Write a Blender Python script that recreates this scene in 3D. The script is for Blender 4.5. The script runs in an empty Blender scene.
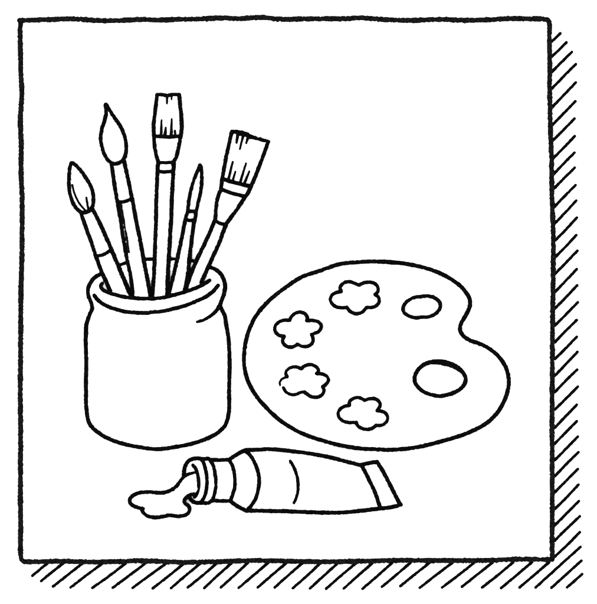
import bpy, math, random
import numpy as np
from mathutils import Vector
from mathutils.geometry import delaunay_2d_cdt

# ------------------------------------------------------------ camera, world, light, exposure
S = bpy.context.scene
MM = 0.001                                  # the card is about 53 cm wide; coordinates below are millimetres, y down
CX, CY, DIST = 298.5, 302.0, 6.0
cam = bpy.data.cameras.new('Camera')
cam.sensor_fit = 'HORIZONTAL'
cam.angle_x = 2 * math.atan(597 * MM / 2 / DIST)
cam.clip_start, cam.clip_end = 0.1, 100
camo = bpy.data.objects.new('Camera', cam)
camo.location = (0, 0, DIST)
S.collection.objects.link(camo)
S.camera = camo
W = bpy.data.worlds.new('World')
S.world = W
W.use_nodes = True
W.node_tree.nodes['Background'].inputs[0].default_value = (1, 1, 1, 1)
W.node_tree.nodes['Background'].inputs[1].default_value = 1.0
al = bpy.data.lights.new('softbox', 'AREA')
al.shape = 'SQUARE'; al.size = 3.0; al.energy = 40
alo = bpy.data.objects.new('softbox', al)
alo.location = (-1.8, 1.8, 3.4)
alo.rotation_euler = (Vector((0, 0, 0)) - Vector(alo.location)).to_track_quat('-Z', 'Y').to_euler()
S.collection.objects.link(alo)
S.view_settings.view_transform = 'Standard'
S.view_settings.look = 'None'
S.view_settings.exposure = 1.8
S.view_settings.gamma = 1
rnd = random.Random(7)

# ------------------------------------------------------------ materials
def mat(name, c0, c1, scale, rough):
    m = bpy.data.materials.new(name); m.use_nodes = True
    nt = m.node_tree; b = nt.nodes['Principled BSDF']
    tc = nt.nodes.new('ShaderNodeTexCoord'); n = nt.nodes.new('ShaderNodeTexNoise'); r = nt.nodes.new('ShaderNodeValToRGB')
    n.inputs['Scale'].default_value = scale; n.inputs['Detail'].default_value = 4
    r.color_ramp.elements[0].position = .35; r.color_ramp.elements[1].position = .75
    r.color_ramp.elements[0].color = (*c0, 1); r.color_ramp.elements[1].color = (*c1, 1)
    nt.links.new(tc.outputs['Object'], n.inputs['Vector']); nt.links.new(n.outputs[0], r.inputs[0])
    nt.links.new(r.outputs[0], b.inputs['Base Color'])
    b.inputs['Roughness'].default_value = rough
    b.inputs['Specular IOR Level'].default_value = 0.0
    return m
PAPER = mat('white_paper', (.86, .86, .86), (.88, .88, .88), 30, 1)
CARD = mat('white_card', (.87, .87, .87), (.89, .89, .89), 60, 1)
WHITE = mat('white_matt_paint', (.88, .88, .88), (.90, .90, .90), 120, .9)
INK = mat('black_ink', (.0006, .0006, .0006), (.0018, .0018, .0018), 260, 1)
INKD = mat('black_ink_dry_core', (.0010, .0010, .0010), (.0048, .0048, .0050), 420, 1)

# ------------------------------------------------------------ curve helpers
def P(x0, y0, s, pts):                      # from an enlarged tracing to card millimetres
    return [(x0 + p[0] / s, y0 + p[1] / s) for p in pts]
def T(x0, y0, *pts): return P(x0, y0, 7.4625, pts)
def U(x0, y0, *pts): return P(x0, y0, 3.73125, pts)
def smooth(pts, closed=False, step=.7, straight=False):
    p = np.array(pts, float)
    if len(p) == 2 or straight:
        d = []
        for a, b in zip(p[:-1], p[1:]):
            n = max(1, int(np.hypot(*(b - a)) / step))
            d += [a + (b - a) * i / n for i in range(n)]
        return np.array(d + [p[-1]])
    n = len(p)
    if closed: q = [p[-1]] + list(p) + [p[0], p[1]]
    else: q = [2 * p[0] - p[1]] + list(p) + [2 * p[-1] - p[-2]]
    q = np.array(q); out = []
    for i in range(1, len(q) - 2):
        p0, p1, p2, p3 = q[i - 1:i + 3]
        t0 = 0; t1 = t0 + max(1e-4, np.hypot(*(p1 - p0))) ** .5
        t2 = t1 + max(1e-4, np.hypot(*(p2 - p1))) ** .5; t3 = t2 + max(1e-4, np.hypot(*(p3 - p2))) ** .5
        k = max(2, int(np.hypot(*(p2 - p1)) / step))
        for j in range(k):
            t = t1 + (t2 - t1) * j / k
            a1 = (t1 - t) / (t1 - t0) * p0 + (t - t0) / (t1 - t0) * p1
            a2 = (t2 - t) / (t2 - t1) * p1 + (t - t1) / (t2 - t1) * p2
            a3 = (t3 - t) / (t3 - t2) * p2 + (t - t2) / (t3 - t2) * p3
            b1 = (t2 - t) / (t2 - t0) * a1 + (t - t0) / (t2 - t0) * a2
            b2 = (t3 - t) / (t3 - t1) * a2 + (t - t1) / (t3 - t1) * a3
            out.append((t2 - t) / (t2 - t1) * b1 + (t - t1) / (t2 - t1) * b2)
    if not closed: out.append(q[-2])
    return np.array(out)
def join(*ls):
    out = []
    for l in ls:
        for q in l:
            if not out or math.hypot(q[0] - out[-1][0], q[1] - out[-1][1]) > .25: out.append((q[0], q[1]))
    if math.hypot(out[0][0] - out[-1][0], out[0][1] - out[-1][1]) < .25: out.pop()
    return np.array(out)
def rev(l): return l[::-1]
def dist(pts, lines):
    pts = np.atleast_2d(pts); best = np.full(len(pts), 1e9)
    for l in lines:
        l = np.asarray(l); l = l[::2] if len(l) > 8 else l
        a, b = l[:-1], l[1:]; ab = b - a; L = (ab ** 2).sum(1) + 1e-9
        ap = pts[:, None] - a[None]
        t = np.clip((ap * ab[None]).sum(2) / L, 0, 1)
        best = np.minimum(best, np.sqrt(((ap - t[..., None] * ab) ** 2).sum(2).min(1)))
    return best
def inside(pts, poly):
    x, y = pts[:, 0], pts[:, 1]; c = np.zeros(len(pts), bool)
    a = poly; b = np.roll(poly, -1, 0)
    for (x0, y0), (x1, y1) in zip(a, b):
        if y0 == y1: continue
        c ^= ((y0 > y) != (y1 > y)) & (x < (x1 - x0) * (y - y0) / (y1 - y0) + x0)
    return c
def sstep(a, b, x):
    t = np.clip((x - a) / (b - a), 0, 1); return t * t * (3 - 2 * t)
def dome(soft, R, h, base=lambda p: 0 * p[:, 0], e=1.2, hw=2.4, region=None):
    """height of a rounded body: edge height e, rising over R mm from its side lines to h more"""
    def f(p):
        p = np.atleast_2d(p); d = dist(p, soft)
        if region is not None: d = np.where(inside(p, region), d, 0)
        u = np.clip((d - hw) / R, 0, 1)
        return base(p) + e + h * np.sin(u * math.pi / 2)
    return f

# ------------------------------------------------------------ mesh builder: white bodies and ink strokes
class MB:
    def __init__(s): s.v = []; s.f = []; s.m = []
    def body(s, poly, surf, base=lambda p: 0 * p[:, 0], grid=2.0, holes=()):
        poly = np.asarray(poly); ring = [poly] + [np.asarray(h) for h in holes]
        pts = []; edges = []
        for r in ring:
            o = len(pts); pts += [tuple(q) for q in r]; edges += [(o + i, o + (i + 1) % len(r)) for i in range(len(r))]
        lo, hi = poly.min(0), poly.max(0)
        gx, gy = np.meshgrid(np.arange(lo[0], hi[0], grid), np.arange(lo[1], hi[1], grid * .87))
        gx = gx + (np.arange(gx.shape[0]) % 2)[:, None] * grid / 2
        g = np.stack([gx.ravel(), gy.ravel()], 1)
        k = inside(g, poly)
        for h in holes: k &= ~inside(g, np.asarray(h))
        g = g[k]
        if len(g):
            g = g[dist(g, [np.vstack([r, r[:1]]) for r in ring]) > grid * .4]
        off = []
        for r in ring:                                   # rows of points under the inner edge of the contour line
            t_ = np.roll(r, -2, 0) - np.roll(r, 2, 0); t_ = t_ / (np.hypot(t_[:, 0], t_[:, 1])[:, None] + 1e-9)
            n_ = np.stack([-t_[:, 1], t_[:, 0]], 1)
            for o_ in (2.15, 2.7, 3.6):
                for sg in (1, -1):
                    q_ = (r + n_ * o_ * sg)[::2]
                    q_ = q_[inside(q_, poly)]
                    for h in holes:
                        if len(q_): q_ = q_[~inside(q_, np.asarray(h))]
                    if len(q_): q_ = q_[dist(q_, [np.vstack([x, x[:1]]) for x in ring]) > o_ - .12]
                    off += [tuple(v) for v in q_]
        if len(g) and off: g = g[dist(g, [np.vstack([r, r[:1]]) for r in ring]) > 3.9]
        pts += off + [tuple(q) for q in g]
        r = delaunay_2d_cdt([Vector(q) for q in pts], edges, [], 0, 1e-5)
        V = np.array([tuple(q) for q in r[0]]); F = [tuple(f) for f in r[2]]
        cen = np.array([V[list(f)].mean(0) for f in F])
        k = inside(cen, poly)
        for h in holes: k &= ~inside(cen, np.asarray(h))
        F = [f for f, q in zip(F, k) if q]
        z = surf(V); zb = base(V) + 0 * z
        o = len(s.v)
        s.v += [(x, y, a) for (x, y), a in zip(V, z)]
        cnt = {}
        for f in F:
            a, b, c = V[f[0]], V[f[1]], V[f[2]]
            if (b[0] - a[0]) * (c[1] - a[1]) - (b[1] - a[1]) * (c[0] - a[0]) > 0: f = f[::-1]   # y runs down
            s.f.append(tuple(o + i for i in f)); s.m.append(0)
            for i in range(3):
                e = (f[i], f[(i + 1) % 3]); cnt[e] = 1
        low = {}
        def lw(i):
            if i not in low: low[i] = len(s.v); s.v.append((V[i][0], V[i][1], zb[i]))
            return low[i]
        for (a, b) in list(cnt):
            if (b, a) not in cnt:
                s.f.append((o + b, o + a, lw(a), lw(b))); s.m.append(0)
    def ink(s, line, w, surf=None, z=0.0, lift=.8, bottom=None, rough=.15, closed=False, taper=(1, 1), m=1, wob=.10):
        """a hand drawn stroke: slightly raised band of ink that drapes over the surface it is drawn on"""
        l = np.asarray(line, float); n = len(l)
        if closed: tan = np.roll(l, -1, 0) - np.roll(l, 1, 0)
        else: tan = np.gradient(l, axis=0)
        k = 3
        if not closed and n > 8:
            tt = tan.copy()
            for i in range(1, k): tt[i:-i] = tt[i:-i] + tan[:-2 * i] + tan[2 * i:]
            tan = tt
        tan /= np.hypot(tan[:, 0], tan[:, 1])[:, None] + 1e-9
        nor = np.stack([-tan[:, 1], tan[:, 0]], 1)
        if callable(w): ww = np.array([w(i / (n - 1)) for i in range(n)]) / 2
        else: ww = np.full(n, w / 2.0)
        j = np.array([rnd.gauss(0, rough) for _ in range(2 * n)]).reshape(n, 2)
        j = (j + np.roll(j, 1, 0)) / 1.5
        ph = rnd.random() * 6; lf = wob * np.sin(np.arange(n) * .7 / 6.5 + ph) + wob * np.sin(np.arange(n) * .7 / 2.7 + 2 * ph)
        t = np.linspace(0, 1, n); tp = taper[0] + (taper[1] - taper[0]) * t
        ww = ww * tp * 1.10
        wl = ww + j[:, 0] + lf * .5; wr = ww + j[:, 1] + lf * .5
        cuts = [(l, wl, wr, nor)]
        L = list(l); WL = list(wl); WR = list(wr); N = list(nor)
        if not closed:                                   # rounded ends
            for a in (1.0, .8, .5):
                c = math.sqrt(1 - a * a * .98)
                L.append(l[-1] + tan[-1] * ww[-1] * a); WL.append(ww[-1] * c); WR.append(ww[-1] * c); N.append(nor[-1])
            L[n:] = L[n:][::-1]; WL[n:] = WL[n:][::-1]; WR[n:] = WR[n:][::-1]
            hL = []; hW = []
            for a in (1.0, .8, .5):
                hL.append(l[0] - tan[0] * ww[0] * a); hW.append(ww[0] * math.sqrt(1 - a * a * .98))
            L = hL + L; WL = hW + WL; WR = hW + WR; N = [nor[0]] * 3 + N
        L = np.array(L); N = np.array(N); WL = np.array(WL)[:, None]; WR = np.array(WR)[:, None]
        rows = [L - N * WL, L - N * WL * .5, L, L + N * WR * .5, L + N * WR]
        zz = [((surf(q) if surf else np.full(len(q), float(z))) + lift) for q in rows]
        zz[2] = zz[2] + .12
        o = len(s.v); M = len(L)
        for q, a in zip(rows, zz): s.v += [(x, y, c) for (x, y), c in zip(q, a)]
        for q, a in ((rows[4], zz[4]), (rows[0], zz[0])):
            if bottom is None: b = a - .8
            elif callable(bottom): b = bottom(q) + 0 * a
            else: b = np.full(len(q), float(bottom))
            b = np.minimum(b, a - .3)
            s.v += [(x, y, c) for (x, y), c in zip(q, b)]
        R = 7
        for i in range(M if closed else M - 1):
            i2 = (i + 1) % M
            for r in range(R):
                r2 = (r + 1) % R
                s.f.append((o + r * M + i, o + r2 * M + i, o + r2 * M + i2, o + r * M + i2)); s.m.append(m)
        if not closed:
            s.f.append(tuple(o + r * M for r in range(R))[::-1]); s.m.append(m)
            s.f.append(tuple(o + r * M + M - 1 for r in range(R))); s.m.append(m)
    def build(s, name, parent=None, loc=None, fill=None):
        px = parent.location if parent is not None else (Vector(loc) if loc else Vector((0, 0, 0)))
        me = bpy.data.meshes.new(name)
        me.from_pydata([((x - CX) * MM - px[0], (CY - y) * MM - px[1], z * MM - px[2]) for x, y, z in s.v], [], s.f)
        for mm in (fill or WHITE, INK, INKD): me.materials.append(mm)
        me.polygons.foreach_set('material_index', s.m)
        me.validate(); me.update()
        o = bpy.data.objects.new(name, me); S.collection.objects.link(o)
        if parent is not None: o.parent = parent
        else: o.location = px
        return o
def at(x, y, z=0): return ((x - CX) * MM, (CY - y) * MM, z * MM)
def tag(o, label=None, cat=None, group=None, kind=None):
    for k, v in (('label', label), ('category', cat), ('group', group), ('kind', kind)):
        if v: o[k] = v
    return o
def thing(name, x, y, label, cat, group=None):
    o = bpy.data.objects.new(name, None); o.empty_display_size = .02; o.location = at(x, y)
    S.collection.objects.link(o)
    return tag(o, label, cat, group)

# ------------------------------------------------------------ the setting: sheet of paper
b = MB()
n = 12
for i in range(n + 1):
    for j in range(n + 1): b.v.append((CX - 1500 + 3000 * i / n, CY - 1500 + 3000 * j / n, -4))
for i in range(n):
    for j in range(n):
        a = i * (n + 1) + j; b.f.append((a, a + 1, a + n + 2, a + n + 1)[::-1]); b.m.append(0)
tag(b.build('paper_background', fill=PAPER), kind='structure')

# ------------------------------------------------------------ square card with its ink border
card = thing('square_card', 286, 290, 'large square white card edged by a thick black hand-drawn line, behind the art tools', 'card')
top = smooth([(19.6, 20.4), (45, 19.7), (72, 18.9), (94, 20.3), (118, 20.5), (145, 19.4), (155, 20), (177, 19.4), (200, 19), (222, 17.9), (238, 18.6),
              (262, 17.4), (280, 19.2), (305, 18.9), (330, 18.7), (350, 18.5), (361, 17.8), (380, 19.3), (413, 20.4), (437, 19.4), (464, 20.2), (490, 19.7), (512, 18.4), (531, 18.9), (543, 19.0), (548.2, 20.2), (549.6, 24.5)])
left = smooth([(21, 20.5), (20.2, 30), (20.5, 52), (20.7, 72), (21.8, 94), (20.3, 120), (21.3, 145), (21, 170), (22.2, 200), (22.1, 230), (21.9, 258), (21.2, 280), (20.9, 300), (20.7, 340), (20.3, 385), (20.6, 430), (20.5, 490), (20.6, 530), (20.7, 555), (21.7, 559.4), (24.5, 561.6)])
right = smooth([(549.6, 24.5), (549.4, 40), (549.7, 60), (549.6, 90), (550.4, 125), (551.4, 160), (551.8, 185), (552.2, 205), (553.2, 232), (553.2, 265), (552.9, 295), (552.4, 330), (552.2, 375), (552, 410), (552.1, 460), (552.2, 500), (552.1, 540), (552.1, 559)])
bot = smooth([(24.5, 561.8), (40, 561.7), (62, 561.3), (95, 562), (117, 561.6), (140, 560.8), (160, 561.4), (185, 562.3), (215, 561.7), (245, 560.7), (265, 560.6), (290, 561.2), (320, 561.7), (360, 561.2), (395, 560.4), (430, 560.4), (465, 560.5), (490, 560.3), (515, 559.2), (535, 559.3), (552, 559.6)])
mb = MB(); mb.body(join(top, right, rev(bot), rev(left)), lambda p: 0 * p[:, 0], base=lambda p: 0 * p[:, 0] - 3.9, grid=14)
mb.build('card_face', card, fill=CARD)
for l, w in ((top, 4.9), (left, 4.9), (right, 4.7), (bot, 4.8)):
    mb = MB(); mb.ink(l, w, bottom=-3.9, rough=.26, wob=.16, m=2); mb.build('border_line', card)

# ------------------------------------------------------------ hatching (the card's drawn shadow)
hs = thing('hatched_shadow', 560, 575, 'rows of short slanting black strokes shading the card along its right side and bottom edge', 'hatching')
H = []
def hx(ox1, oy1, a, ox2, oy2, c): H.append((T(ox1, oy1, a)[0], T(ox2, oy2, c)[0]))
for a, c in (((262, 158), (325, 98)), ((258, 275), (370, 165)), ((258, 390), (410, 237)), ((258, 515), (440, 328))): hx(517, 20, a, 517, 20, c)
hx(517, 90, (262, 130), 517, 20, (440, 465))
for a, c in (((262, 265), (437, 83)), ((265, 380), (430, 212)), ((270, 510), (432, 343))): hx(517, 90, a, 517, 90, c)
hx(517, 160, (275, 105), 517, 90, (430, 467))
for a, c in (((278, 212), (432, 57)), ((280, 350), (438, 187)), ((283, 475), (443, 303))): hx(517, 160, a, 517, 160, c)
hx(517, 230, (290, 75), 517, 160, (448, 430))
for a, c in (((288, 200), (443, 38)), ((288, 325), (452, 155)), ((288, 460), (447, 292)), ((285, 585), (450, 413))): hx(517, 230, a, 517, 230, c)
for a, c in (((285, 190), (455, 17)), ((285, 315), (447, 150)), ((285, 440), (447, 275)), ((285, 565), (453, 388))): hx(517, 300, a, 517, 300, c)
hx(517, 370, (285, 165), 517, 300, (450, 520))
for a, c in (((285, 295), (455, 125)), ((285, 430), (447, 260)), ((285, 550), (447, 383))): hx(517, 370, a, 517, 370, c)
hx(517, 440, (285, 150), 517, 370, (455, 498))
for a, c in (((285, 270), (460, 92)), ((285, 390), (455, 218)), ((285, 515), (460, 335))): hx(517, 440, a, 517, 440, c)
hx(517, 510, (285, 115), 517, 440, (463, 457))
for a, c in (((283, 230), (470, 48)), ((285, 348), (470, 167)), ((140, 580), (475, 277)), ((258, 582), (482, 380)), ((375, 578), (487, 480)), ((20, 580), (240, 392))): hx(517, 510, a, 517, 510, c)
for ox, lst in ((457, (((330, 480), (560, 287)), ((188, 475), (420, 288)), ((37, 470), (265, 290)))),
                (387, (((412, 475), (652, 290)), ((245, 477), (490, 290)), ((100, 465), (320, 290)))),
                (317, (((485, 470), (697, 292)), ((340, 485), (560, 293)), ((200, 482), (415, 293)), ((68, 485), (290, 295)))),
                (247, (((470, 482), (677, 295)), ((342, 480), (550, 292)), ((207, 475), (415, 293)), ((80, 475), (297, 290)))),
                (177, (((460, 478), (682, 290)), ((327, 475), (530, 290)), ((203, 480), (405, 295)), ((80, 475), (290, 300)))),
                (107, (((477, 480), (692, 300)), ((340, 482), (570, 300)), ((190, 478), (440, 297)), ((42, 477), (290, 292)))),
                (37, (((412, 478), (662, 295)), ((250, 475), (485, 298)), ((118, 468), (340, 295)), ((30, 427), (195, 295)))),
                (0, (((240, 388), (350, 298)),))):
    for a, c in lst: hx(ox, 524, a, ox, 524, c)
for a, c in H:
    (x0, y0), (x1, y1) = a, c
    mx, my = (x0 + x1) / 2 + rnd.uniform(-.3, .3), (y0 + y1) / 2 + rnd.uniform(-.3, .3)
    mb = MB(); mb.ink(smooth([a, (mx, my), c]), 2.9, z=-4, lift=.5, rough=.11, wob=.08); mb.build('hatch_stroke', hs)

# ------------------------------------------------------------ paintbrushes leaning out of the jar
def lean(p): return 8.5 - 4.2 * np.clip((p[:, 1] - 95) / 165, 0, 1.25)
LIP = join(smooth(T(70, 270, (241, 101), (230, 118), (247, 147), (300, 172), (370, 192), (440, 205), (520, 212), (597, 213)) +
                  T(140, 260, (80, 289), (180, 280), (250, 263), (330, 241), (400, 216), (460, 190), (500, 166), (520, 152))))
def brush_part(name, root, poly, soft, strokes, R=5, h=5, grid=1.5):
    f = dome(soft, R, h, base=lean, region=poly); fo = dome(soft, R, h, base=lean)
    mb = MB(); mb.body(poly, f, base=lean, grid=grid)
    for st in strokes:
        l, w = st[0], st[1]; kw = dict(st[2]) if len(st) > 2 else {}
        contour = kw.pop('edge', True); top = kw.pop('top', False)
        mb.ink(l, w, surf=(f if contour and not top else fo), lift=kw.pop('lift', .8 if contour else 1.1), bottom=(lean if contour else None), **kw)
    return mb.build(name, root)
BG = 'paintbrushes standing in the jar'
HAIR = dict(edge=False, rough=.08, wob=.04)

# 1 - small round brush on the far left
r1 = thing('paintbrush', 120, 290, 'leftmost round paintbrush with a pointed leaf-shaped tip and two inner hair lines', 'paintbrush', BG)
hd = smooth(T(60, 150, (88, 97), (76, 135), (71, 180), (68, 240), (73, 310), (88, 370), (112, 420), (140, 452), (168, 468), (203, 462), (234, 440), (248, 408), (251, 350), (239, 290), (214, 240), (180, 187), (143, 138), (110, 107)), closed=True)
brush_part('bristles', r1, hd, [np.vstack([hd, hd[:1]])],
           [(hd, 3.8, dict(closed=True)), (smooth(T(60, 150, (95, 262), (105, 310), (125, 360), (150, 405), (190, 452))), 2.1, HAIR), (smooth(T(60, 150, (200, 357), (207, 400), (214, 445))), 2.2, HAIR)], R=9, h=7)
fl = smooth(T(60, 190, (160, 180), (205, 310), (240, 405), (265, 485))); fr = smooth(T(60, 190, (246, 142), (300, 250), (345, 350), (384, 440)))
bd = smooth(T(60, 190, (270, 492), (310, 488), (350, 470), (384, 442)))
fb = smooth(T(60, 150, (165, 468), (203, 462), (244, 438)))
brush_part('ferrule', r1, join(fl, bd, rev(fr), rev(fb)), [fl, fr, fb], [(fl, 3.8), (fr, 4.0), (bd, 3.4, HAIR)])
hl = smooth(T(60, 190, (266, 488))+ T(80, 220, (168, 400), (197, 462), (229, 538))); hr = smooth(T(60, 190, (384, 442)) + T(80, 220, (290, 350), (335, 455), (378, 565)))
brush_part('handle', r1, join(hl, [(110.7, 293.3), (130.6, 297.5)], rev(hr), rev(bd)), [hl, hr], [(hl, 3.9), (hr, 4.1)])

# 2 - larger round brush
r2 = thing('paintbrush', 142, 295, 'tall round paintbrush with a plain teardrop tip and a doubled dark line down its handle', 'paintbrush', BG)
hd = smooth(T(80, 90, (192, 112), (197, 170), (186, 230), (166, 290), (156, 370), (167, 430), (188, 490), (222, 535), (262, 551), (303, 540), (334, 505), (347, 440), (342, 380), (322, 310), (288, 248), (245, 188), (212, 132), (197, 108)), closed=True)
brush_part('bristles', r2, hd, [np.vstack([hd, hd[:1]])], [(hd, 3.8, dict(closed=True))], R=11, h=8)
fl = smooth(T(60, 150, (386, 105), (405, 240), (428, 385))); fr = smooth(T(60, 150, (480, 82), (510, 220), (540, 370)))
fb = smooth(T(60, 150, (386, 96), (418, 103), (450, 96), (478, 80)))
bd = smooth(T(60, 150, (427, 386), (465, 389), (505, 379), (540, 362)))
brush_part('ferrule', r2, join(fl, bd, rev(fr), rev(fb)), [fl, fr, fb], [(fl, 3.9), (fr, 3.9), (bd, 3.5, HAIR)])
hl = smooth(T(60, 190, (430, 85), (440, 150), (452, 220), (465, 310), (478, 390), (492, 470), (509, 555)) + T(80, 220, (369, 370), (384, 455), (397, 568)))
hr = smooth(T(60, 190, (541, 65), (570, 230)) + T(80, 220, (450, 150), (475, 290), (500, 420), (526, 565)))
h2 = smooth(T(60, 190, (454, 112), (466, 170), (478, 240), (493, 320), (503, 385), (516, 462)))
brush_part('handle', r2, join(hl, [(133.4, 297.6), (150.3, 297.9)], rev(hr), rev(bd)), [hl, hr],
           [(hl, 3.7), (hr, 4.0), (h2, 2.4, dict(edge=False, rough=.22, wob=.14, m=2))])

# 3 - upright flat brush
r3 = thing('paintbrush', 160, 295, 'upright flat paintbrush with a straight-cut square tip, in the middle of the jar', 'paintbrush', BG)
tl = smooth(T(140, 80, (130, 112), (170, 113), (200, 119), (240, 112), (292, 111))); sr = smooth(T(140, 80, (295, 113), (300, 180), (308, 260), (313, 340), (308, 415)))
sl = smooth(T(140, 80, (129, 114), (121, 180), (112, 260), (103, 340), (104, 415))); bb = smooth(T(140, 80, (106, 420), (160, 424), (215, 428), (260, 424), (307, 420)))
brush_part('bristles', r3, join(sl, bb, rev(sr), rev(tl)), [sl, sr],
           [(tl, 3.7, dict(top=True)), (sr, 4.0), (sl, 3.9), (bb, 3.7, HAIR)] +
           [(smooth(T(140, 80, a, c)), w, dict(HAIR, taper=t)) for a, c, w, t in (((205, 125), (203, 178), 2.7, (1, .8)), ((238, 122), (238, 150), 2.2, (1, .7)),
            ((163, 302), (159, 410), 2.8, (.7, 1.1)), ((194, 358), (190, 412), 3, (.7, 1.1)), ((239, 294), (235, 412), 2.9, (.7, 1.1)), ((263, 380), (265, 412), 2.6, (.8, 1)))], R=8, h=5)
fl = smooth(T(140, 80, (104, 415), (111, 500), (127, 580)) + T(120, 150, (288, 90))); fr = smooth(T(140, 80, (306, 415), (290, 500), (270, 580)) + T(120, 150, (402, 88)))
c1 = smooth(T(120, 150, (290, 94), (345, 97), (402, 91))); c2 = smooth(T(120, 150, (282, 158), (330, 166), (398, 158)))
cl = smooth(T(120, 150, (288, 90), (283, 125), (281, 160))); cr = smooth(T(120, 150, (402, 90), (402, 125), (399, 160)))
fe = brush_part('ferrule', r3, join(fl, cl, c2, rev(cr), rev(fr), rev(bb)), [fl, fr, cl, cr], [(fl, 3.8), (fr, 3.8), (cl, 4.1), (cr, 4.1), (c1, 3.2, HAIR), (c2, 3.5, dict(HAIR, lift=2.4))], R=8, h=5)
hl = smooth(T(120, 150, (281, 160), (273, 350), (268, 580)) + T(140, 260, (105, 100), (92, 285))); hr = smooth(T(120, 150, (399, 160), (389, 350), (382, 560)) + T(160, 220, (84, 0), (72, 200), (60, 400), (52, 572)))
brush_part('handle', r3, join(hl, [(152.3, 298.2), (166.9, 297)], rev(hr), rev(c2)), [hl, hr], [(hl, 3.9), (hr, 4.0)])

# 4 - small pointed brush
r4 = thing('paintbrush', 176, 294, 'smallest paintbrush with a narrow pointed tip, between the two flat brushes', 'paintbrush', BG)
hd = smooth(T(150, 150, (374, 112), (362, 140), (342, 190), (317, 260), (298, 340), (287, 410), (286, 452), (314, 458), (343, 456), (360, 390), (377, 320), (387, 240), (386, 165), (380, 120)), closed=True)
brush_part('bristles', r4, hd, [np.vstack([hd, hd[:1]])], [(hd, 3.6, dict(closed=True))], R=5, h=4)
cl = smooth(T(150, 150, (283, 455), (272, 490), (264, 522))); cr = smooth(T(150, 150, (345, 456), (342, 490), (336, 522)))
c1 = smooth(T(150, 150, (284, 455), (315, 459), (344, 456))); c2 = smooth(T(150, 150, (266, 516), (300, 527), (336, 520)))
brush_part('ferrule', r4, join(cl, c2, rev(cr), rev(c1)), [cl, cr, c1], [(cl, 3.7), (cr, 3.8), (c2, 3.5, HAIR)])
hl = smooth(T(150, 150, (264, 522)) + T(160, 220, (167, 115), (130, 290), (110, 380), (62, 562))); hr = smooth(T(150, 150, (336, 522)) + T(170, 180, (182, 310), (165, 430), (145, 597)) + T(160, 220, (210, 400), (181, 552)))
brush_part('handle', r4, join(hl, [(168.6, 296.6), (184.2, 294)], rev(hr), rev(c2)), [hl, hr], [(hl, 3.9), (hr, 4.0)])

# 5 - wide flat brush
r5 = thing('paintbrush', 195, 288, 'rightmost paintbrush, the widest, tilted with a broad square bristle head', 'paintbrush', BG)
tl = smooth(T(200, 120, (240, 86), (290, 97), (350, 114), (395, 132), (450, 146), (512, 163))); sl = smooth(T(200, 120, (238, 88), (215, 190), (191, 300), (168, 430)))
sr = smooth(T(200, 120, (508, 167), (482, 240), (441, 350), (406, 440), (382, 492))); bb = smooth(T(200, 120, (168, 438), (220, 458), (290, 476), (340, 489), (382, 494)))
brush_part('bristles', r5, join(sl, bb, rev(sr), rev(tl)), [sl, sr],
           [(tl, lambda t: 3.7 + 1.5 * math.exp(-((t - .3) / .2) ** 2), dict(top=True, rough=.26)), (sl, 3.9), (sr, 3.9), (bb, 4.1, HAIR)] +
           [(smooth(T(200, 120, a, c)), w, dict(HAIR, taper=t)) for a, c, w, t in (((284, 100), (273, 172), 2.9, (1.2, .8)), ((323, 118), (298, 220), 2.5, (1.1, .8)), ((359, 135), (346, 176), 2.9, (1.1, .7)),
            ((245, 314), (212, 445), 2.7, (.8, 1.1)), ((265, 387), (245, 455), 2.5, (.8, 1.1)), ((344, 326), (300, 470), 2.7, (.8, 1.1)), ((369, 386), (330, 480), 2.7, (.8, 1.2)))], R=9, h=5)
cl = smooth(T(200, 120, (166, 438), (156, 515)) + T(170, 180, (355, 140), (345, 200), (338, 302))); cr = smooth(T(200, 120, (382, 492), (362, 538)) + T(170, 180, (556, 135), (500, 220), (455, 280), (416, 334)))
c1 = smooth(T(200, 120, (161, 518), (210, 538), (270, 556), (334, 570))); c2 = smooth(T(170, 180, (338, 303), (375, 325), (416, 333)))
brush_part('ferrule', r5, join(cl, c2, rev(cr), rev(bb)), [cl, cr], [(cl, 3.9), (cr, 4.0), (c1, 3.8, HAIR), (c2, 3.5, dict(HAIR, lift=2.4))], R=9, h=5)
hl = smooth(T(170, 180, (332, 308), (285, 420), (240, 515)) + T(160, 220, (279, 290), (225, 420), (188, 528))); hr = smooth(T(170, 180, (418, 338), (395, 395)) + T(160, 220, (451, 150), (388, 292), (303, 478)))
brush_part('handle', r5, join(hl, [(185.6, 294), (200.6, 287.6)], rev(hr), rev(c2)), [hl, hr], [(hl, 4.0), (hr, 4.0)])

# ------------------------------------------------------------ jar
jar = thing('jar', 157, 445, 'wide white jar with a rolled rim and rounded base, holding five paintbrushes', 'jar')
oL1 = T(80, 220, (168, 396), (135, 412), (100, 440), (72, 480), (60, 520), (60, 550)) + T(70, 270, (137, 190), (148, 220), (160, 248))
oL2 = T(70, 270, (164, 262), (166, 285), (157, 310), (142, 345), (124, 405), (118, 500)) + U(75, 310, (42, 50), (40, 100), (42, 200), (41, 300), (43, 370), (55, 425), (95, 463), (150, 490), (220, 508), (305, 519), (380, 510), (450, 495), (520, 466), (560, 430), (574, 380), (575, 300), (577, 200), (572, 100), (563, 50)) + T(170, 260, (410, 420), (390, 375), (372, 342))
oR1 = T(170, 260, (372, 340), (388, 295), (404, 250), (411, 190), (392, 125), (350, 77), (300, 53))
back = [(101.9, 273.2), (109, 269), (118.9, 265.3), (126.2, 262.9), (135, 261), (144.3, 259.6), (155, 258.9), (165, 258.8), (174.7, 259), (184, 259.6), (190.2, 260.4), (196.9, 261.9), (203, 264), (210, 267)]
sL1, sL2, sR1, sB = smooth(oL1), smooth(oL2), smooth(oR1), smooth(back)
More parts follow.
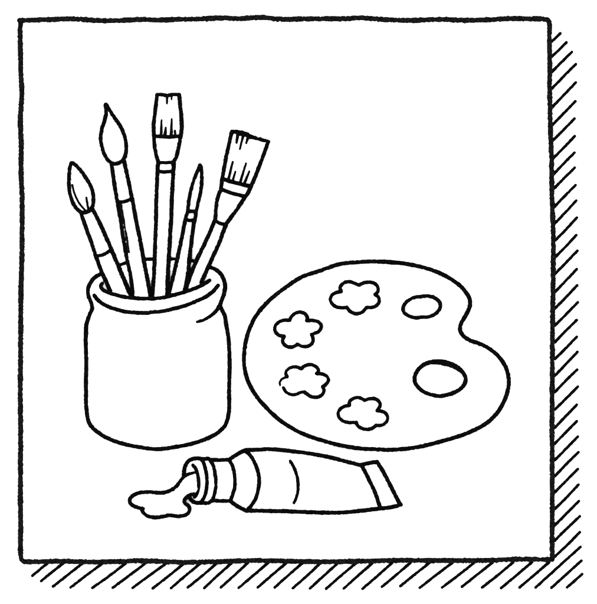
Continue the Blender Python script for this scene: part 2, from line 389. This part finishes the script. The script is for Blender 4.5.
low = smooth(T(70, 270, (182, 190), (215, 230), (270, 265), (340, 291), (420, 311), (500, 318), (597, 319)) + T(140, 260, (80, 391), (170, 382), (260, 362), (350, 337), (430, 304), (500, 270), (553, 227), (583, 190)))
lowfull = join(smooth([oL1[-1], (92.6, 299.5), (94.2, 295.6)]), low, smooth([(218.2, 285.6), (220.5, 290.5), (220.6, 298), oR1[0]]))
sil = [sL1, sL2, sR1, sB]
jarout = join(sB, rev(sR1), rev(sL2), rev(sL1))
def jz(p, extra):
    p = np.atleast_2d(p)
    d = np.where(inside(p, jarout), dist(p, [sL1, sL2, sR1]), 0)
    u = np.clip((d - 2.4) / 48, 0, 1); up = 1.5 + (23 + extra) * np.sin(u * math.pi / 2)
    f = sstep(266, 288, p[:, 1])
    return 2.2 * (1 - f) + up * f
fb_ = lambda p: jz(p, 0); fr_ = lambda p: jz(p, 1.6)
body_poly = join(sL2, rev(lowfull))
mb = MB(); mb.body(body_poly, fb_, grid=3)
mb.ink(sL2, 4.0, surf=fb_, bottom=0)
curl = smooth(T(170, 260, (370, 345), (340, 385), (300, 420), (260, 444), (206, 461)))
mb.ink(curl, lambda t: 4.1 - 1.3 * t, surf=fb_, lift=.7)
mb.build('body', jar)
mouth = join(LIP, smooth([(209, 278), (203, 271.5), (190, 266.5), (172, 264.3), (155, 264), (138, 265), (122, 268), (109, 272), (103.5, 276)]))
rim_poly = join(sB, rev(sR1), rev(lowfull), rev(sL1))
mb = MB(); mb.body(rim_poly, fr_, grid=2, holes=[mouth])
mb.ink(sL1, 3.9, surf=fr_, bottom=0); mb.ink(sR1, 4.1, surf=fr_, bottom=0)
mb.ink(sB, 3.3, surf=fr_, bottom=0, lift=.3)
mb.ink(LIP, 3.9, surf=fr_, lift=.8); mb.ink(low, 3.9, surf=fr_, lift=.9)
mb.build('rim', jar)
mb = MB(); mb.body(mouth, lambda p: 2.6 + 0 * p[:, 0], grid=6); mb.build('inner_wall', jar)

# ------------------------------------------------------------ palette
pal = thing('palette', 378, 356, 'large kidney-shaped white painter palette with two oval holes and four paint dabs', 'palette')
po = smooth(U(240, 250, (597, 48), (500, 43), (430, 46), (370, 53), (300, 77), (230, 101), (160, 147), (100, 197), (55, 253), (30, 310), (17, 370), (17, 440), (35, 500), (65, 550), (105, 595)) +
            U(240, 330, (150, 337), (220, 380), (300, 410), (400, 435), (480, 444)) + U(360, 330, (50, 444), (100, 447), (200, 439), (300, 416), (400, 384), (480, 341), (530, 280), (554, 205), (546, 145), (515, 97), (470, 62)) + T(440, 270, (290, 548), (220, 524), (170, 488), (148, 445), (157, 398), (190, 340), (218, 280), (222, 222), (180, 150)) +
            U(360, 250, (350, 116), (280, 79), (180, 53), (80, 43)), closed=True)
sh = smooth(T(390, 270, (95, 292), (108, 255), (140, 224), (190, 202), (230, 198), (280, 194), (330, 206), (365, 235), (376, 270), (360, 308), (320, 338), (270, 352), (235, 351), (195, 357), (145, 345), (108, 322)), closed=True)
th = smooth(T(400, 340, (107, 290), (121, 240), (155, 200), (205, 170), (280, 163), (350, 174), (415, 200), (465, 238), (490, 290), (470, 345), (420, 384), (350, 409), (290, 418), (220, 404), (160, 375), (121, 335)), closed=True)
fz = dome([np.vstack([po, po[:1]])], 9, 3.2, e=4.0, region=po)
mb = MB(); mb.body(po, fz, grid=4, holes=[sh, th]); mb.ink(po, 4.1, surf=fz, bottom=0, closed=True); mb.build('board', pal)
mb = MB(); mb.ink(sh, 3.6, surf=fz, bottom=0, closed=True); mb.build('brush_hole', pal)
mb = MB(); mb.ink(th, lambda t: 3.9 + 1.7 * math.exp(-((t - .3) / .13) ** 2), surf=fz, bottom=0, closed=True)
mb.build('thumb_hole', pal)

# ------------------------------------------------------------ dabs of paint on the palette
def dab(origin, arcs, w, label, gap=False, widths=None):
    ls = [smooth(T(*origin, *a)) for a in arcs]
    poly = join(*ls)
    cx, cy = poly.mean(0)
    f = dome([np.vstack([poly, poly[:1]])], 11, 4.5, base=lambda p: 7.2 + 0 * p[:, 0], e=.7, hw=2.2, region=poly)
    mb = MB(); mb.body(poly, f, base=lambda p: 7.0 + 0 * p[:, 0], grid=1.6)
    for i, l in enumerate(ls):
        if gap and i == len(ls) - 2: continue              # the hand-drawn line breaks off here
        mb.ink(l, widths[i] if widths else w, surf=f, bottom=7.0, rough=.12)
    o = mb.build('paint_dab', loc=at(cx, cy, 7.0)); tag(o, label, 'paint dab', 'dabs of paint on the palette')
dab((260, 300), [[(222, 150), (235, 122), (265, 98), (300, 90), (335, 102), (353, 130), (348, 153)], [(348, 153), (395, 152), (435, 163), (457, 192), (440, 232), (385, 256)], [(385, 258), (396, 290), (388, 325), (350, 346), (310, 344), (280, 330)],
     [(280, 330), (250, 347), (215, 350), (182, 333), (169, 303), (180, 272)], [(180, 270), (140, 262), (112, 230), (113, 195), (140, 165), (180, 151), (222, 150)]], 3.6,
    'star-shaped paint dab with five even lobes, upper of the two dabs at the palette\'s left')
dab((320, 260), [[(157, 235), (150, 205), (172, 175), (215, 161), (255, 173), (288, 187)], [(288, 187), (330, 169), (375, 166), (415, 181), (433, 210), (428, 240), (410, 257)], [(410, 257), (436, 280), (441, 308), (420, 340), (390, 353), (345, 355)],
     [(345, 355), (315, 388), (275, 401), (237, 392), (212, 370), (200, 353)], [(200, 353), (150, 356), (103, 340), (77, 303), (84, 270), (112, 246), (157, 235)]], 3.6,
    'topmost paint dab on the palette, lobed, beside the small oval hole')
dab((265, 345), [[(165, 237), (155, 205), (172, 180), (215, 162), (245, 167), (268, 177)], [(268, 177), (300, 153), (345, 146), (383, 163), (399, 190), (385, 212)], [(385, 212), (430, 217), (460, 232), (473, 262), (455, 291), (430, 310)],
     [(430, 310), (440, 340), (428, 368), (395, 387), (355, 387), (320, 371), (295, 350)], [(295, 350), (265, 352), (235, 367), (195, 369), (155, 348), (137, 318)], [(137, 315), (112, 298)], [(112, 297), (111, 275), (128, 252), (165, 237)]], 3.5,
    'lower left paint dab whose outline breaks off at its left end', gap=True, widths=[3.3, 3.5, 3.6, 3.6, 3.2, 0, 2.5])
dab((325, 380), [[(182, 188), (183, 160), (207, 139), (245, 129), (275, 139), (295, 151)], [(295, 151), (330, 140), (370, 139), (400, 157), (411, 185), (403, 205), (388, 228)], [(388, 228), (425, 233), (455, 252), (467, 285), (450, 319), (415, 337), (380, 337)],
     [(380, 337), (350, 360), (310, 368), (270, 358), (242, 338), (233, 315)], [(233, 315), (185, 317), (140, 308), (107, 280), (98, 245), (116, 212), (150, 194), (182, 188)]], 3.5,
    'lowest paint dab, cloud-shaped, near the palette\'s bottom edge and nearest the paint tube')

# ------------------------------------------------------------ paint tube
tube = thing('paint_tube', 300, 485, 'open white paint tube lying on its side with a crimped end, paint running out', 'paint tube')
bt = smooth(T(230, 440, (112, 76), (200, 72), (300, 68), (400, 76), (500, 88), (597, 101)) + T(330, 440, (0, 129), (100, 155), (230, 188)))
bbm = smooth(T(230, 440, (122, 528), (200, 527), (300, 530), (400, 531), (500, 535), (597, 539)) + T(330, 440, (0, 542), (100, 540), (200, 531), (300, 520), (380, 510)))
ct = smooth(T(330, 440, (232, 186), (290, 172), (350, 162))); cb = smooth(T(330, 440, (380, 509), (460, 500), (528, 482)))
crl = smooth(T(330, 440, (236, 190), (288, 290), (335, 390), (375, 505))); crr = smooth(T(330, 440, (352, 164), (400, 243), (450, 340), (490, 418), (522, 478)))
c4 = smooth(T(230, 440, (115, 80), (160, 125), (195, 190), (217, 270), (214, 350), (193, 430), (162, 485), (128, 524)))
c3 = smooth(T(180, 440, (367, 146), (395, 200), (412, 290), (405, 370), (376, 455)))
st_ = smooth(T(180, 440, (370, 143), (430, 104), (485, 76))); sb_ = smooth(T(180, 440, (376, 456), (430, 495), (494, 529)))
nt_ = smooth(T(180, 440, (228, 147), (300, 149), (367, 146))); nb_ = smooth(T(180, 440, (224, 460), (240, 453), (300, 455), (376, 455)))
c2_ = smooth(T(180, 440, (213, 138), (240, 172), (262, 240), (269, 320), (259, 400), (240, 448), (213, 470)))
c1_ = smooth(T(180, 440, (140, 136), (165, 152), (190, 210), (203, 290), (198, 370), (182, 425), (158, 463)))
rt_ = smooth(T(180, 440, (140, 137), (180, 141), (213, 138))); rb_ = smooth(T(180, 440, (150, 468), (180, 471), (213, 470)))
mo1 = smooth(T(180, 440, (27, 262), (35, 205), (57, 162), (92, 141), (140, 136)))
mo2 = smooth(T(180, 440, (65, 412), (85, 447), (118, 468), (155, 468)))
inn = smooth(T(180, 440, (97, 187), (120, 215), (138, 280), (139, 350), (126, 400), (110, 424)))
crm = smooth(T(230, 440, (450, 156), (480, 210), (503, 280), (508, 350), (498, 420), (478, 467)))
def flat_scale(p): return np.clip(1 - (p[:, 0] - 262) / 118, .10, 1) ** .8
def axial(soft, R, h):
    def f(p):
        p = np.atleast_2d(p); u = np.clip((dist(p, soft) - 2.4) / R, 0, 1)
        return 1.4 + h * np.sin(u * math.pi / 2)
    return f
g_body0 = axial([bt, bbm], 29, 22)
g_body = lambda p: 1.4 + (g_body0(p) - 1.4) * flat_scale(np.atleast_2d(p))
body_p = join(c4, bbm, rev(crl), rev(bt))
def clampin(f, poly):
    def g(p):
        p = np.atleast_2d(p); return np.where(inside(p, poly), f(p), 1.4)
    return g
whole = join(bt, ct, crr, rev(cb), rev(bbm), rev(sb_), rev(nb_), rev(rb_), rev(mo2), smooth(T(180, 440, (65, 412), (30, 340), (27, 262))), mo1, rt_, nt_, st_)
mb = MB(); g = clampin(g_body, whole); mb.body(body_p, g_body, grid=2.5)
mb.ink(bt, 4.0, surf=g, bottom=0); mb.ink(bbm, 4.1, surf=g, bottom=0); mb.ink(crm, 3.2, surf=g, lift=.6); mb.build('tube_body', tube)
g = lambda p: 3.2 + 0 * np.atleast_2d(p)[:, 0]
mb = MB(); mb.body(join(crl, cb, rev(crr), rev(ct)), g, grid=3)
mb.ink(ct, 4, surf=g, bottom=0); mb.ink(cb, 4.1, surf=g, bottom=0); mb.ink(crr, 4.1, surf=g, bottom=0); mb.ink(crl, 4.0, surf=lambda p: np.maximum(3.2, g_body(p)), lift=.6); mb.build('crimped_end', tube)
g0 = axial([st_, sb_, bt, bbm], 26, 20); g = clampin(g0, whole)
mb = MB(); mb.body(join(c3, sb_, rev(c4), rev(st_)), g0, grid=2)
mb.ink(st_, 4, surf=g, bottom=0); mb.ink(sb_, 4, surf=g, bottom=0); mb.ink(c4, 3.9, surf=lambda p: np.maximum(g(p), clampin(g_body, whole)(p)), lift=.6); mb.build('shoulder', tube)
g0 = axial([nt_, nb_, rt_, rb_], 19, 15); g = clampin(g0, whole)
mb = MB(); mb.body(join(c2_, nb_, rev(c3), rev(nt_)), g0, grid=2)
gs = clampin(axial([st_, sb_, bt, bbm], 26, 20), whole)
mb.ink(nt_, 3.7, surf=g, bottom=0); mb.ink(nb_, 3.7, surf=g, bottom=0); mb.ink(c3, 3.7, surf=lambda p: np.maximum(g(p), gs(p)), lift=.6); mb.build('neck', tube)
g0 = axial([rt_, rb_, mo2, mo1, nt_, nb_], 20, 17); g = clampin(g0, whole)
mb = MB(); mb.body(join(c1_, rb_, rev(c2_), rev(rt_)), g0, grid=2)
mb.ink(rt_, 3.7, surf=g, bottom=0); mb.ink(rb_, 3.7, surf=g, bottom=0); mb.ink(c2_, 3.6, surf=g, lift=.9); mb.build('thread_ring', tube)
g0 = axial([mo1, mo2, rt_, rb_], 18, 12); g = clampin(g0, whole)
mb = MB(); mb.body(join(mo1, c1_, rev(mo2), smooth(T(180, 440, (65, 412), (30, 340), (27, 262)))), g0, grid=2)
mb.ink(mo1, 3.9, surf=g, bottom=0); mb.ink(mo2, 3.9, surf=g, bottom=0)
g1 = clampin(axial([rt_, rb_, mo2, mo1], 20, 17), whole)
mb.ink(c1_, 3.6, surf=g1, lift=.9); mb.ink(inn, 3.5, surf=g, lift=5.0, bottom=lambda p: g(p) - .5); mb.build('nozzle_mouth', tube)

# ------------------------------------------------------------ paint running out of the nozzle
pt = smooth(T(120, 440, (552, 242), (510, 254), (475, 276), (440, 320), (400, 363), (350, 387), (300, 394), (210, 388), (140, 395), (92, 418), (72, 450), (87, 482), (120, 500), (172, 512)))
pb = smooth(T(120, 440, (163, 522), (180, 550), (220, 571), (280, 577), (330, 570), (370, 561), (410, 567), (450, 568), (492, 558), (519, 530), (514, 495), (482, 470), (480, 448), (500, 425), (530, 405), (553, 400)))
pr = smooth(T(120, 440, (553, 400), (575, 372), (583, 330), (583, 290), (572, 258), (552, 242)))
pp = join(pt, pb, pr)
def pbase(p): return 13.5 * sstep(176, 192, np.atleast_2d(p)[:, 0]) * sstep(512, 492, np.atleast_2d(p)[:, 1])
def pg(p):
    p = np.atleast_2d(p); d = np.where(inside(p, pp), dist(p, [pt, pb]), 0)
    u = np.clip((d - 2.2) / 9, 0, 1); return pbase(p) + 1.2 + 3.2 * np.sin(u * math.pi / 2) * (1 - .6 * sstep(180, 194, p[:, 0]))
mb = MB(); mb.body(pp, pg, grid=1.6)
mb.ink(pt, lambda t: 3.8 if t > .22 else 2.8 + 4.5 * t, surf=pg, bottom=0); mb.ink(pb, 3.8, surf=pg, bottom=0)
o = mb.build('spilled_paint', loc=at(160, 500)); tag(o, 'white puddle of paint with a wavy outline running out of the tube\'s open nozzle', 'spilled paint')
